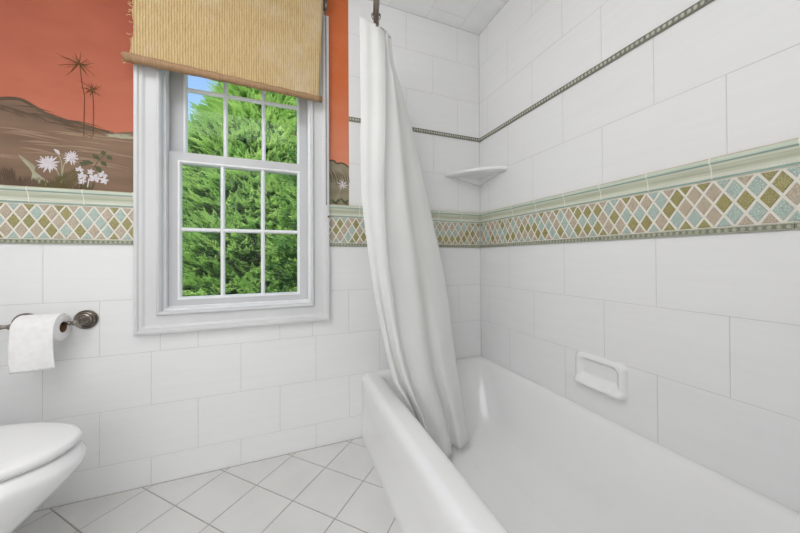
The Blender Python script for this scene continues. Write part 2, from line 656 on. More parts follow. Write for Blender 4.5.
mb = MB()                                         # wall along the tub
mb.box(G, 0.12, TUBY - 0.13, 0.15, -0.02, CEIL + 0.02, 0)
PR, RA, RB = 0.3615, -0.0862, -0.2672
for i, off in enumerate((RB, RA, RB, RA, RB)):
    row_tiles(mb, right3, ROWS[i], ROWS[i + 1], off, PR, TUBY, 0.0)
for i, off in enumerate((RA, RB, RA, RB, RA)):
    z0 = ROWS_UP[i] + (LIN if i == 2 else 0)
    z1 = ROWS_UP[i + 1] - (LIN if i == 1 else 0)
    row_tiles(mb, right3, z0, z1, off, PR, TUBY, 0.0)
mb.build('wall_right', [M['grout'], M['tile']], kind='structure')

mb = MB()
mb.box(XL - 0.1, XL, YF - 0.1, 0.15, -0.02, CEIL + 0.02)
mb.build('wall_left', M['tile'], kind='structure')
mb = MB()
mb.box(XL - 0.1, 0.12, YF - 0.1, YF, -0.02, CEIL + 0.02)
mb.build('wall_front', M['tile'], kind='structure')
mb = MB()
mb.box(-0.86, 0.12, YF, TUBY - 0.002, -0.02, CEIL + 0.02)
mb.build('wall_tub_end', M['tile'], kind='structure')

mb = MB()                                         # floor, tiles laid diagonally
mb.box(XL - 0.1, 0.12, YF - 0.1, 0.15, -0.08, -0.0016, 0)
D = 0.1490
for i in range(-12, 14):
    for j in range(-22, 4):
        if (i + j) % 2:
            continue
        cx, cy = -1.470 + i * D, -0.022 - D + j * D
        d = [(cx - D, cy), (cx, cy - D), (cx + D, cy), (cx, cy + D)]
        q = clip(d, XL, -0.79, YF, -0.001)
        if q:
            tile(mb, q, floor3, 0.0045, 0.0010, 0.0016, 1)
mb.build('floor', [M['floor_grout'], M['floor_tile']], kind='structure')

mb = MB()                                         # ceiling, tiled like the walls
mb.box(XL - 0.1, 0.12, YF - 0.1, 0.15, CEIL + 0.0009, CEIL + 0.10, 0)
k = 0
u1 = 0.0
us = [0.0, -0.1545]
while us[-1] > XL:
    us.append(us[-1] - 0.2365)
for k in range(len(us) - 1):
    a, b = max(us[k + 1], XL), us[k]
    if b - a < 0.006:
        continue
    off = -0.266 if k % 2 == 0 else -0.084
    row = []
    t = off + 0.3535
    while t > YF:
        y1, y0 = min(t, 0.0), max(t - 0.3535, YF)
        if y1 - y0 > 0.006:
            tile(mb, rect(a, b, y0, y1), ceil3, 0.0021, 0.0006, 0.0009, 1)
        t -= 0.3535
mb.build('ceiling', [M['grout'], M['ceil_tile']], kind='structure')

mb = MB()
mb.box(-9, 9, 0.16, 16, -0.75, -0.62)
mb.build('ground_lawn', M['lawn'], kind='structure')

# ------------------------------------------------------------------ tile trims: chair rail, diamond mosaic, bead liner
RAIL_PROF = [(1.2920, 0.000), (1.2920, 0.016), (1.2880, 0.021), (1.2820, 0.022), (1.2765, 0.0205), (1.2725, 0.017), (1.2660, 0.0135),
             (1.2590, 0.011), (1.2510, 0.0095), (1.2450, 0.0095), (1.2390, 0.0085), (1.2330, 0.0085), (1.2290, 0.006), (1.2265, 0.000)]
RAIL_MI = [0, 0, 1, 2, 3, 4, 5, 6, 5, 7, 7, 8, 9]


def band(name, to3, lo, hi, joint, flip, seed):
    t = empty(name, to3((lo + hi) / 2, 1.066, 0), kind='structure')
    rnd = random.Random(seed)
    # chair rail in short lengths
    mb = MB()
    k = math.floor((lo - joint) / 0.1660) - 1
    while True:
        u0 = joint + k * 0.1660
        if u0 > hi:
            break
        a, b = max(u0, lo), min(u0 + 0.1660, hi)
        k += 1
        if b - a < 0.004:
            continue
        g = 0.0011
        for i in range(len(RAIL_PROF) - 1):
            (z0, h0), (z1, h1) = RAIL_PROF[i], RAIL_PROF[i + 1]
            mb.face([to3(a + g, z0, h0), to3(b - g, z0, h0), to3(b - g, z1, h1), to3(a + g, z1, h1)], RAIL_MI[i], True)
        for uu in (a + g, b - g):
            mb.face([to3(uu, z, h) for z, h in RAIL_PROF], 1)
        # the rope bead under the cove
        u = a + 0.004
        while u < b - 0.004:
            mb.face([to3(u - 0.0022, 1.2385, 0.0088), to3(u + 0.0008, 1.2385, 0.0088), to3(u + 0.0022, 1.2340, 0.0102),
                     to3(u - 0.0008, 1.2340, 0.0102)], 9)
            u += 0.0075
    # grout showing between the lengths
    mb.face([to3(lo, 1.2265, 0.0004), to3(hi, 1.2265, 0.0004), to3(hi, 1.2918, 0.0004), to3(lo, 1.2918, 0.0004)], 10)
    k = math.floor((lo - joint) / 0.1660)
    while joint + k * 0.1660 < hi:
        u0 = joint + k * 0.1660
        k += 1
        if u0 - 0.002 > lo and u0 + 0.002 < hi:
            pr = [(z, h + 0.0003) for z, h in RAIL_PROF[1:-1]]
            for i in range(len(pr) - 1):
                mb.face([to3(u0 - 0.0020, pr[i][0], pr[i][1]), to3(u0 + 0.0016, pr[i][0], pr[i][1]),
                         to3(u0 + 0.0016, pr[i + 1][0], pr[i + 1][1]), to3(u0 - 0.0016, pr[i + 1][0], pr[i + 1][1])], 10)
    mb.build('chair_rail', [M['rail%d' % i] for i in range(10)] + [M['white_grout']], t, fix=False)
    # diamonds
    mb = MB()
    zb, zt = 1.0850, 1.2265
    mb.face([to3(lo, zb, 0.0006), to3(hi, zb, 0.0006), to3(hi, zt, 0.0006), to3(lo, zt, 0.0006)], 0)
    w, hgt = 0.0441 / 2, (zt - zb) / 4
    n = int((hi - lo) / w) + 2
    last = {}
    mat_of = [1, 2, 3]
    top3 = lambda u, v, h: to3(u, v, h + 0.0028)
    for i in range(-1, n + 1):
        cu = (hi - 0.012 - i * w) if flip else (lo + 0.012 + i * w)
        for j in range(-1, 6):
            if (i + j) % 2:
                continue
            cv = zb + j * hgt
            d = [(cu - w, cv), (cu, cv - hgt), (cu + w, cv), (cu, cv + hgt)]
            q = clip(d, lo, hi, zb, zt)
            if q:
                c = [3, 1, 2, 1, 3, 1, 2, 3, 1][(rnd.randrange(9))]
                if last.get((i - 1, j - 1)) == c and rnd.random() < 0.6:
                    c = 1 + c % 3
                last[(i, j)] = c
                tile(mb, q, top3, 0.0068, 0.0012, 0.0022, c)
    mb.build('diamond_mosaic', [M['white_grout'], M['tan'], M['olive'], M['teal']], t, fix=False)
    bead_strip(t, 'bead_liner', to3, lo, hi, 1.0660, 1.0850, joint, M['bead_base'], M['bead'], 0.0164)
    return t


def bead_strip(parent, name, to3, lo, hi, z0, z1, joint, base, beadm, pitch, thick=0.007):
    mb = MB()
    k = math.floor((lo - joint) / 0.1640) - 1
    zc = (z0 + z1) / 2
    while True:
        u0 = joint + k * 0.1640
        if u0 > hi:
            break
        a, b = max(u0, lo) + 0.0005, min(u0 + 0.1640, hi) - 0.0005
        k += 1
        if b - a < 0.004:
            continue
        prof = [(z0 + 0.0008, 0.0005), (z0 + 0.0008, thick - 0.001), (z0 + 0.0025, thick), (z0 + 0.0040, thick - 0.0015),
                (z1 - 0.0040, thick - 0.0015), (z1 - 0.0025, thick), (z1 - 0.0008, thick - 0.001), (z1 - 0.0008, 0.0005)]
        for i in range(len(prof) - 1):
            mb.face([to3(a, *prof[i]), to3(b, *prof[i]), to3(b, *prof[i + 1]), to3(a, *prof[i + 1])], 1 if i in (1, 2, 4, 5) and beadm is M['bead'] else 0)
        for uu in (a, b):
            mb.face([to3(uu, *q) for q in prof], 0)
        n = max(1, int(round((b - a) / pitch)))
        for q in range(n):
            cu = a + (q + 0.5) * (b - a) / n
            rw, rh = pitch * 0.34, (z1 - z0) * 0.30
            ring0 = [(cu + rw * math.cos(s * math.pi / 4), zc + rh * math.sin(s * math.pi / 4)) for s in range(8)]
            o3 = [to3(p[0], p[1], thick - 0.0018) for p in ring0]
            i3 = [to3(cu + (p[0] - cu) * 0.72, zc + (p[1] - zc) * 0.72, thick + 0.0008) for p in ring0]
            for s in range(8):
                mb.face([o3[s], o3[(s + 1) % 8], i3[(s + 1) % 8], i3[s]], 1, True)
            mb.face(i3, 1, True)
    mb.face([to3(lo, z0, 0.0003), to3(hi, z0, 0.0003), to3(hi, z1, 0.0003), to3(lo, z1, 0.0003)], 2)
    return mb.build(name, [base, beadm, M['white_grout']], parent, fix=False)


band('trim_1', back3, XL, -1.800, -2.148 - 0.166, False, 4)
band('trim_2', back3, -0.998, -0.004, -0.150, True, 11)
band('trim_3', right3, TUBY, -0.004, -0.1440, True, 23)
t = bead_strip(None, 'trim_4', back3, SPLIT, -0.003, 1.776 - LIN, 1.776 + LIN, -0.152, M['pencil_base'], M['pencil_bead'], 0.0164)
t['kind'] = 'structure'
t = bead_strip(None, 'trim_5', right3, TUBY, -0.003, 1.776 - LIN, 1.776 + LIN, -0.148, M['pencil_base'], M['pencil_bead'], 0.0164)
t['kind'] = 'structure'

# ------------------------------------------------------------------ painted murals above the tile, either side of the window


class Paint:
    """brush strokes lying on the wall, each a thin raised film of paint"""
    def __init__(self):
        self.mb = MB()

    def stroke(self, pts, w0, w1, h, mi=0, wm=None):
        self.n = getattr(self, 'n', 0) + 1
        h += self.n * 4e-6
        pts = [Vector(p) for p in pts]
        n = len(pts)
        L, Rr = [], []
        for i, p in enumerate(pts):
            t = (pts[min(i + 1, n - 1)] - pts[max(i - 1, 0)])
            t = t.normalized() if t.length > 1e-9 else Vector((1, 0))
            nn = Vector((-t.y, t.x))
            s = i / (n - 1)
            w = w0 + (w1 - w0) * s
            if wm is not None:
                w = w0 + (wm - w0) * s * 2 if s < 0.5 else wm + (w1 - wm) * (s - 0.5) * 2
            L.append(p + nn * w / 2)
            Rr.append(p - nn * w / 2)
        for i in range(n - 1):
            self.mb.face([back3(*L[i], h), back3(*L[i + 1], h), back3(*Rr[i + 1], h), back3(*Rr[i], h)], mi)

    def poly(self, pts, h, mi=0):
        self.mb.face([back3(p[0], p[1], h) for p in pts], mi)


def curve(a, b, bend, n=6):
    a, b = Vector(a), Vector(b)
    d = b - a
    nn = Vector((-d.y, d.x))
    return [a + d * (i / n) + nn * bend * 4 * (i / n) * (1 - i / n) for i in range(n + 1)]


def catmull(pts, n=8):
    pts = [Vector(p) for p in pts]
    out = []
    for i in range(len(pts) - 1):
        p0, p1, p2, p3 = pts[max(i - 1, 0)], pts[i], pts[i + 1], pts[min(i + 2, len(pts) - 1)]
        for k in range(n):
            t = k / n
            out.append(0.5 * ((2 * p1) + (p2 - p0) * t + (2 * p0 - 5 * p1 + 4 * p2 - p3) * t * t + (3 * p1 - p0 - 3 * p2 + p3) * t ** 3))
    out.append(pts[-1])
    return out


def mural_panel(parent, x0, x1, z0, z1, m, name='painted_sky'):
    mb = MB()
    mb.box(x0, x1, -0.0009, G + 0.001, z0, z1)
    return mb.build(name, m, parent)


rnd = random.Random(7)
mu = empty('wall_mural', (-2.18, 0, 1.292), 'hand-painted orange sunset mural with papyrus and daisies left of the window', 'mural')
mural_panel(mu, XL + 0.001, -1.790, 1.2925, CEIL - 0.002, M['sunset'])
ridge = [(-2.289, 1.619), (-2.235, 1.633), (-2.207, 1.640), (-2.173, 1.640), (-2.136, 1.619), (-2.106, 1.600), (-2.076, 1.585),
         (-2.043, 1.580), (-2.012, 1.575), (-1.973, 1.568), (-1.935, 1.557), (-1.908, 1.551), (-1.881, 1.548), (-1.854, 1.556), (-1.791, 1.567)]
ridge = [(-2.557, 1.52), (-2.45, 1.56), (-2.36, 1.595)] + ridge
rc = catmull(ridge, 5)
p = Paint()
for i in range(len(rc) - 1):
    p.poly([(rc[i].x, 1.2930), (rc[i + 1].x, 1.2930), rc[i + 1], rc[i]], 0.0013)
hl = p.mb.build('painted_hill', M['hill'], mu, fix=False)
p = Paint()
edge = [q for q in rc if q.x < -1.90]
p.stroke([(q.x, q.y - 0.004) for q in edge], 0.016, 0.008, 0.0016, 0)
for i in range(26):                                        # umber dry-brush below the crest
    a = rnd.uniform(-2.30, -2.00)
    base = 1.625 - max(0, (a + 2.17)) * 0.35 - rnd.uniform(0.01, 0.045)
    p.stroke(curve((a, base), (a + rnd.uniform(0.06, 0.16), base - rnd.uniform(0.006, 0.04)), 0.05), 0.001, 0.001, 0.00165, 0, wm=0.006)
for i in range(26):                                        # pale sweeps on the slope
    a, z = rnd.uniform(-2.30, -1.95), rnd.uniform(1.40, 1.53)
    p.stroke(curve((a, z), (a + rnd.uniform(0.10, 0.2), z - rnd.uniform(-0.004, 0.02)), 0.03), 0.001, 0.001, 0.00155, 1, wm=rnd.uniform(0.004, 0.010))
for i in range(10):
    a, z = rnd.uniform(-1.93, -1.86), rnd.uniform(1.53, 1.545)
    p.stroke(curve((a, z), (a + 0.07, z + rnd.uniform(0.0, 0.012)), -0.05), 0.001, 0.001, 0.00155, 2, wm=0.007)
p.mb.build('painted_hill_shading', [M['p_dark'], M['p_tan'], M['p_pale']], mu, fix=False)


def papyrus(c, tips, stem, tuft, rays):
    p = Paint()
    for t_ in tips:
        p.stroke(curve(c, t_, rnd.uniform(-0.08, 0.08)), 0.0035, 0.0010, 0.0020, 0)
        for k in range(rays):
            a = Vector(t_) - Vector(c)
            ang = rnd.uniform(-0.5, 0.5)
            l_ = rnd.uniform(0.4, 0.8)
            v = Vector((a.x * math.cos(ang) - a.y * math.sin(ang), a.x * math.sin(ang) + a.y * math.cos(ang))) * l_
            p.stroke(curve(c, Vector(c) + v, rnd.uniform(-0.08, 0.08)), 0.0025, 0.0008, 0.0019, 0)
    p.stroke(catmull(stem, 4), 0.0030, 0.0026, 0.0018, 0)
    for x, z in tuft:
        for k in range(4):
            p.stroke(curve((x + rnd.uniform(-0.008, 0.008), z), (x + rnd.uniform(-0.022, 0.022), z + rnd.uniform(0.015, 0.04)), rnd.uniform(-0.03, 0.03)),
                     0.0016, 0.0008, 0.0021, 1)
    return p.mb.build('painted_papyrus', [M['p_stalk'], M['p_ochre']], mu, fix=False)


papyrus((-2.001, 1.82), [(-2.074, 1.848), (-2.062, 1.835), (-2.068, 1.80), (-2.043, 1.76), (-2.031, 1.83), (-2.015, 1.863), (-1.995, 1.872),
                         (-1.974, 1.848), (-1.951, 1.836), (-1.955, 1.814), (-1.951, 1.776), (-1.971, 1.772), (-2.025, 1.79), (-1.98, 1.791)],
        [(-1.999, 1.812), (-1.991, 1.73), (-1.984, 1.685), (-1.985, 1.609), (-1.986, 1.516)], [(-1.986, 1.512), (-2.002, 1.545)], 1)
papyrus((-1.959, 1.719), [(-2.001, 1.749), (-1.999, 1.72), (-1.987, 1.693), (-1.974, 1.746), (-1.964, 1.752), (-1.941, 1.744), (-1.928, 1.743),
                          (-1.925, 1.696), (-1.938, 1.698), (-1.967, 1.684), (-1.977, 1.707), (-1.948, 1.70)],
        [(-1.958, 1.711), (-1.955, 1.635), (-1.956, 1.524)], [(-1.957, 1.516), (-1.940, 1.545)], 1)


def daisy(c, r, parent, petals=13, stem=None):
    p = Paint()
    for k in range(petals):
        a = 2 * math.pi * k / petals + rnd.uniform(-0.15, 0.15)
        rr = r * rnd.uniform(0.75, 1.1)
        e = (c[0] + math.cos(a) * rr, c[1] + math.sin(a) * rr * 1.05)
        p.stroke(curve(c, e, rnd.uniform(-0.06, 0.06)), 0.001, 0.002, 0.0024, 0, wm=r * 0.24)
    if stem:
        p.stroke(catmull(stem, 5), 0.004, 0.003, 0.0019, 1)
    return p.mb.build('painted_daisy', [M['p_white'], M['p_pale']], parent, fix=False)


daisy((-2.094, 1.392), 0.037, mu, 17, [(-2.091, 1.387), (-2.067, 1.361), (-2.054, 1.304)])
daisy((-2.024, 1.424), 0.028, mu, 15, [(-2.024, 1.415), (-2.048, 1.391), (-2.054, 1.296)])
p = Paint()
p.stroke(catmull([(-2.066, 1.436), (-2.055, 1.399), (-2.054, 1.337)], 5), 0.003, 0.003, 0.0019, 1)
p.stroke(curve((-2.078, 1.452), (-2.062, 1.432), 0.1), 0.003, 0.003, 0.0022, 0, wm=0.013)
p.mb.build('painted_bud', [M['p_white'], M['p_pale']], mu, fix=False)
p = Paint()
for c, r in (((-1.999, 1.378), 0.014), ((-1.990, 1.351), 0.017), ((-1.992, 1.328), 0.015), ((-1.951, 1.345), 0.021), ((-1.924, 1.362), 0.017),
             ((-1.919, 1.337), 0.016), ((-1.963, 1.371), 0.013)):
    for k in range(5):
        a = k * 1.2566 + rnd.uniform(-0.3, 0.3)
        p.stroke(curve(c, (c[0] + math.cos(a) * r, c[1] + math.sin(a) * r), 0.1), 0.002, 0.002, 0.0024, 0, wm=r * 0.7)
p.stroke([(-1.968, 1.345), (-1.972, 1.32), (-1.974, 1.298)], 0.004, 0.004, 0.0020, 0)
p.mb.build('painted_white_blossoms', M['p_white'], mu, fix=False)
p = Paint()
fern = catmull([(-2.058, 1.310), (-2.030, 1.338), (-1.994, 1.372)], 6)
p.stroke(fern, 0.003, 0.002, 0.0019)
for i in range(1, len(fern) - 1, 1):
    f_ = fern[i]
    for s in (-1, 1):
        d = Vector((-0.018, 0.026)) if s > 0 else Vector((0.026, -0.010))
        p.stroke(curve(f_, f_ + d * (1.15 - 0.5 * i / len(fern)), 0.08 * s), 0.002, 0.001, 0.0020, 0, wm=0.007)
p.mb.build('painted_fern', M['p_olive'], mu, fix=False)
p = Paint()
p.stroke(catmull([(-1.972, 1.352), (-1.960, 1.371), (-1.941, 1.416), (-1.915, 1.453)], 5), 0.004, 0.002, 0.0019)
for c, ang, L_ in (((-1.972, 1.412), 2.9, 0.036), ((-1.945, 1.437), 2.4, 0.030), ((-1.921, 1.456), 1.9, 0.022), ((-1.903, 1.437), -0.6, 0.024),
                   ((-1.922, 1.409), -0.8, 0.028), ((-1.939, 1.383), -1.0, 0.032), ((-1.986, 1.404), 2.9, 0.028)):
    d = Vector((math.cos(ang), math.sin(ang))) * L_ / 2
    p.stroke(curve(Vector(c) - d, Vector(c) + d, 0.06), 0.003, 0.003, 0.0022, 0, wm=0.021)
p.mb.build('painted_leaf_sprig', M['p_green'], mu, fix=False)
p = Paint()
for k in range(12):
    e = (-2.182 + k * 0.0045, 1.418 - k * 0.0035)
    p.stroke(curve((-2.072 - k * 0.006, 1.298), e, 0.06), 0.010, 0.002, 0.0017, 0)
p.mb.build('painted_agave', M['p_pale'], mu, fix=False)
p = Paint()
for k in range(210):
    x = rnd.uniform(-2.28, -1.955)
    top = 1.316 + (0.04 if x < -2.19 else 0.006) + rnd.uniform(-0.006, 0.012)
    p.stroke(curve((x, 1.2935), (x + rnd.uniform(-0.012, 0.012), top), rnd.uniform(-0.15, 0.15), 3), 0.006, 0.001, 0.0018, 0 if x < -2.12 or rnd.random() < 0.4 else 1)
p.mb.build('painted_grass', [M['p_dark'], M['p_olive']], mu, fix=False)

mu2 = empty('wall_mural', (-0.93, 0, 1.292), 'narrow strip of orange sunset mural with one white flower, between window and white tile', 'mural')
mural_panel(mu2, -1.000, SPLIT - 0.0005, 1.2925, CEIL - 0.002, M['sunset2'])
p = Paint()
r2 = catmull([(-1.000, 1.532), (-0.967, 1.536), (-0.951, 1.535), (-0.935, 1.523), (-0.913, 1.528), (-0.891, 1.522), (SPLIT - 0.001, 1.508)], 4)
for i in range(len(r2) - 1):
    p.poly([(r2[i].x, 1.293), (r2[i + 1].x, 1.293), r2[i + 1], r2[i]], 0.0013)
p.mb.build('painted_hill', M['hill_grey'], mu2, fix=False)
p = Paint()
p.stroke([(q.x, q.y - 0.003) for q in r2], 0.009, 0.009, 0.0016)
for k in range(9):
    p.stroke(curve((-0.99 + k * 0.012, 1.50 - rnd.uniform(0, 0.03)), (-0.965 + k * 0.012, 1.44 - rnd.uniform(0, 0.05)), 0.1), 0.001, 0.001, 0.0015, 0, wm=0.005)
p.mb.build('painted_hill_shading', M['p_dark'], mu2, fix=False)
daisy((-0.905, 1.405), 0.030, mu2, 9, [(-0.907, 1.40), (-0.93, 1.348), (-0.958, 1.296)])
p = Paint()
for a, b in (((-0.875, 1.296), (-0.914, 1.336)), ((-0.945, 1.296), (-0.905, 1.330)), ((-0.93, 1.296), (-0.965, 1.322)), ((-0.89, 1.296), (-0.873, 1.325))):
    p.stroke(curve(a, b, 0.1), 0.004, 0.002, 0.0020, 0, wm=0.014)
p.mb.build('painted_leaves', M['p_green'], mu2, fix=False)

# ------------------------------------------------------------------ window_1
win = empty('window_1', (-1.398, 0, 0.70), kind='structure')
OX0, OX1, OZ0, OZ1 = -1.811, -0.981, 0.673, 2.296
prof = [(0, -0.001), (0, 0.028), (0.002, 0.030), (0.012, 0.030), (0.015, 0.0275), (0.018, 0.0235), (0.024, 0.0225), (0.029, 0.020), (0.034, 0.0150),
        (0.037, 0.0135), (0.040, 0.0130), (0.075, 0.0110), (0.077, 0.0125), (0.079, 0.0190), (0.082, 0.0225), (0.087, 0.0230), (0.091, 0.0190),
        (0.0945, 0.013), (0.0945, -0.001)]
mb = MB()
mb.loft([[(OX0 + d, -h, OZ0 + d), (OX1 - d, -h, OZ0 + d), (OX1 - d, -h, OZ1 - d), (OX0 + d, -h, OZ1 - d)] for d, h in prof], True)
mb.build('casing', M['paint'], win, autosmooth=35)
JX0, JX1, JZ0, JZ1 = OX0 + 0.0945, OX1 - 0.0985, OZ0 + 0.0945, OZ1 - 0.0945


def frame_ring(mb, x0, x1, z0, z1, l, r, b, t, y0, y1, mi=0):
    mb.box(x0, x0 + l, y0, y1, z0, z1, mi)
    mb.box(x1 - r, x1, y0, y1, z0, z1, mi)
    mb.box(x0 + l, x1 - r, y0, y1, z0, z0 + b, mi)
    mb.box(x0 + l, x1 - r, y0, y1, z1 - t, z1, mi)


mb = MB()
frame_ring(mb, JX0 - 0.008, JX1 + 0.008, JZ0 - 0.006, JZ1 + 0.02, 0.008, 0.008, 0.006, 0.02, 0.0, 0.16)
# parting stops, and the sill falling outwards
for xa, xb in ((JX0, JX0 + 0.006), (JX1 - 0.006, JX1)):
    mb.box(xa, xb, 0.020, 0.046, JZ0, JZ1)
mb.box(JX0, JX1, 0.006, 0.046, JZ0, JZ0 + 0.008)
mb.box(JX0, JX1, 0.046, 0.16, JZ0, JZ0 + 0.014)
mb.build('jamb', M['bar'], win)
mb = MB()
for xa, xb in ((JX0, JX0 + 0.004), (JX1 - 0.004, JX1)):
    mb.box(xa, xb, 0.0465, 0.049, JZ0 + 0.014, JZ1)
    mb.box(xa, xb, 0.0862, 0.0885, JZ0 + 0.014, JZ1)
mb.build('sash_track', M['track'], win)


def sash(name, x0, x1, z0, z1, gx0, gx1, gz0, gz1, mx, mz, y0, y1):
    mb = MB()
    frame_ring(mb, x0, x1, z0, z1, gx0 - x0, x1 - gx1, gz0 - z0, z1 - gz1, y0, y1)
    w = 0.0095
    # sloped glazing bead round the opening, then the grille bars with chamfered edges
    yg = (y0 + y1) / 2
    b = 0.011
    mb.loft([[(gx0 + d, y, gz0 + d), (gx1 - d, y, gz0 + d), (gx1 - d, y, gz1 - d), (gx0 + d, y, gz1 - d)] for d, y in ((-0.002, y0 - 0.0012), (0.006, y0 - 0.0012), (b, yg - 0.004), (b, yg + 0.004), (0, y1))],
            True, mi=1, smooth=False)
    for x in mx:
        mb.loft([[(x + s * wx, y, zq) for s, wx, y in ((-1, w, yg - 0.003), (-1, w * 0.5, y0 + 0.004), (1, w * 0.5, y0 + 0.004), (1, w, yg - 0.003), (1, w, yg + 0.006), (-1, w, yg + 0.006))] for zq in (gz0, gz1)],
                True, mi=1, smooth=False)
    for z in mz:
        mb.loft([[(xq, y, z + s * wx) for s, wx, y in ((-1, w, yg - 0.003), (-1, w * 0.5, y0 + 0.0042), (1, w * 0.5, y0 + 0.0042), (1, w, yg - 0.003), (1, w, yg + 0.006), (-1, w, yg + 0.006))] for xq in (gx0, gx1)],
                True, mi=1, smooth=False)
    s = mb.build(name, [M['vinyl'], M['bar']], win)
    g = MB()
    g.box(gx0 + 0.001, gx1 - 0.001, yg - 0.001, yg + 0.001, gz0 + 0.001, gz1 - 0.001)
    g.build('glass', M['glass'], s)
    return s


sash('upper_sash', JX0 + 0.004, JX1 - 0.004, 1.466, JZ1, -1.660, -1.128, 1.512, 2.150, (-1.485, -1.307), (1.838,), 0.090, 0.122)
sash('lower_sash', JX0 + 0.004, JX1 - 0.004, 0.780, 1.510, -1.672, -1.129, 0.811, 1.469, (-1.491, -1.309), (1.143,), 0.050, 0.084)

# ------------------------------------------------------------------ woven window blind
bl = empty('window_blind', (-1.41, -0.06, 1.83), 'woven straw roller blind hanging slightly crooked over the top of the window', 'blind')
nx, nzv = 60, 40
mb = MB()
rows = []
rnd = random.Random(3)
fray = [rnd.uniform(-0.003, 0.003) for _ in range(nzv + 1)]
for j in range(nzv + 1):
    t = j / nzv
    row = []
    for i in range(nx + 1):
        s = i / nx
        xl = -1.789 - 0.010 * math.sin(min(1, (1 - t) * 1.4) * 1.9) - 0.012 * max(0, 0.25 - t) / 0.25 + fray[j] + 0.006 * math.exp(-((t - 0.22) / 0.06) ** 2)
        xr = -1.036 + 0.024 * t
        zb = 1.852 + (1.822 - 1.852) * s
        zt = 2.375
        x = xl + (xr - xl) * s
        z = zb + (zt - zb) * t
        y = -0.062 - 0.006 * math.sin(t * 3.1) * (0.5 + 0.5 * math.cos(s * 5)) - 0.004 * (1 - t)
        row.append((x, y, z))
    rows.append(row)
mb.loft(rows, False, smooth=True)
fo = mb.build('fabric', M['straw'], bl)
sd = fo.modifiers.new('thickness', 'SOLIDIFY')
sd.thickness = 0.0016
mb = MB()
pa, pb = Vector((-1.828, -0.066, 1.851)), Vector((-1.021, -0.066, 1.821))
pts = [pa + (pb - pa) * (i / 30) for i in range(31)]
mb.tube(pts, [0.019 - 0.0040 * min(1, i / 24) + 0.0012 * math.sin(i * 1.7) for i in range(31)], 14, 0)
mb.build('bottom_bar', M['straw_bar'], bl)
mb = MB()
for k in range(46):
    if k < 30:
        z = rnd.uniform(1.87, 2.36)
        a = Vector((-1.800 - 0.008 * rnd.random(), -0.064 - 0.004 * rnd.random(), z))
    else:
        a = pa + Vector((rnd.uniform(0, 0.02), rnd.uniform(-0.012, 0.006), rnd.uniform(-0.014, 0.014)))
    b = a + Vector((-rnd.uniform(0.004, 0.014), rnd.uniform(-0.004, 0.004), rnd.uniform(-0.016, 0.010)))
    c = (a + b) / 2 + Vector((0, 0, rnd.uniform(-0.006, 0.006)))
    mb.tube([a + Vector((0.006, 0, 0)), a, c, b], 0.0009, 5)
mb.build('frayed_threads', M['thread'], bl, kind='stuff')
mb = MB()
mb.tube([(-1.802, -0.058, 2.385), (-1.012, -0.058, 2.385)], 0.021, 18)
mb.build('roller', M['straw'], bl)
for xx in (-1.812, -0.998):
    mb = MB()
    mb.box(xx - 0.0015, xx + 0.0015, -0.088, -0.002, 2.350, 2.420)
    mb.box(xx - 0.010, xx + 0.010, -0.006, -0.002, 2.340, 2.430)
    mb.tube([(xx - 0.012, -0.058, 2.385), (xx + 0.012, -0.058, 2.385)], 0.012, 14)
    mb.tube([(xx, -0.050, 2.350), (xx, -0.050, 2.318)], 0.007, 10)
    mb.build('bracket', M['nickel'], bl)
mb = MB()
CX = -1.000
loop = []
for k in range(90):
    loop.append((CX, -0.049, 2.372 - (2.372 - 1.292) * k / 89))
for k in range(1, 8):
    a = math.pi * k / 8
    loop.append((CX, -0.060 + 0.011 * math.cos(a), 1.292 - 0.011 * math.sin(a)))
for k in range(90):
    loop.append((CX, -0.071, 1.292 + (2.372 - 1.292) * k / 89))
mb.tube(loop, 0.0008, 5)
for q in loop:
    mb.lathe((q[0], q[1], q[2] - 0.0024), (0, 0, 1), [(0.0, 0.0006), (0.0008, 0.0020), (0.0024, 0.0024), (0.0040, 0.0020), (0.0048, 0.0006)], 7)
mb.build('beaded_chain', M['chain'], bl)
mb = MB()
mb.lathe((-0.9865, -0.030, 1.222), (0, -1, 0), [(0, 0.003), (0.006, 0.003), (0.007, 0.005), (0.012, 0.005), (0.014, 0.003)], 12)
mb.build('chain_hook', M['p_stalk'], bl)

# ------------------------------------------------------------------ bathtub


def rrect(x0, x1, y0, y1, r, z, n=8):
    pts = []
    for cx, cy, a0 in ((x1 - r, y1 - r, 0), (x0 + r, y1 - r, 90), (x0 + r, y0 + r, 180), (x1 - r, y0 + r, 270)):
        for k in range(n):
            a = math.radians(a0 + 90 * k / (n - 1))
            pts.append((cx + r * math.cos(a), cy + r * math.sin(a), z))
    return pts


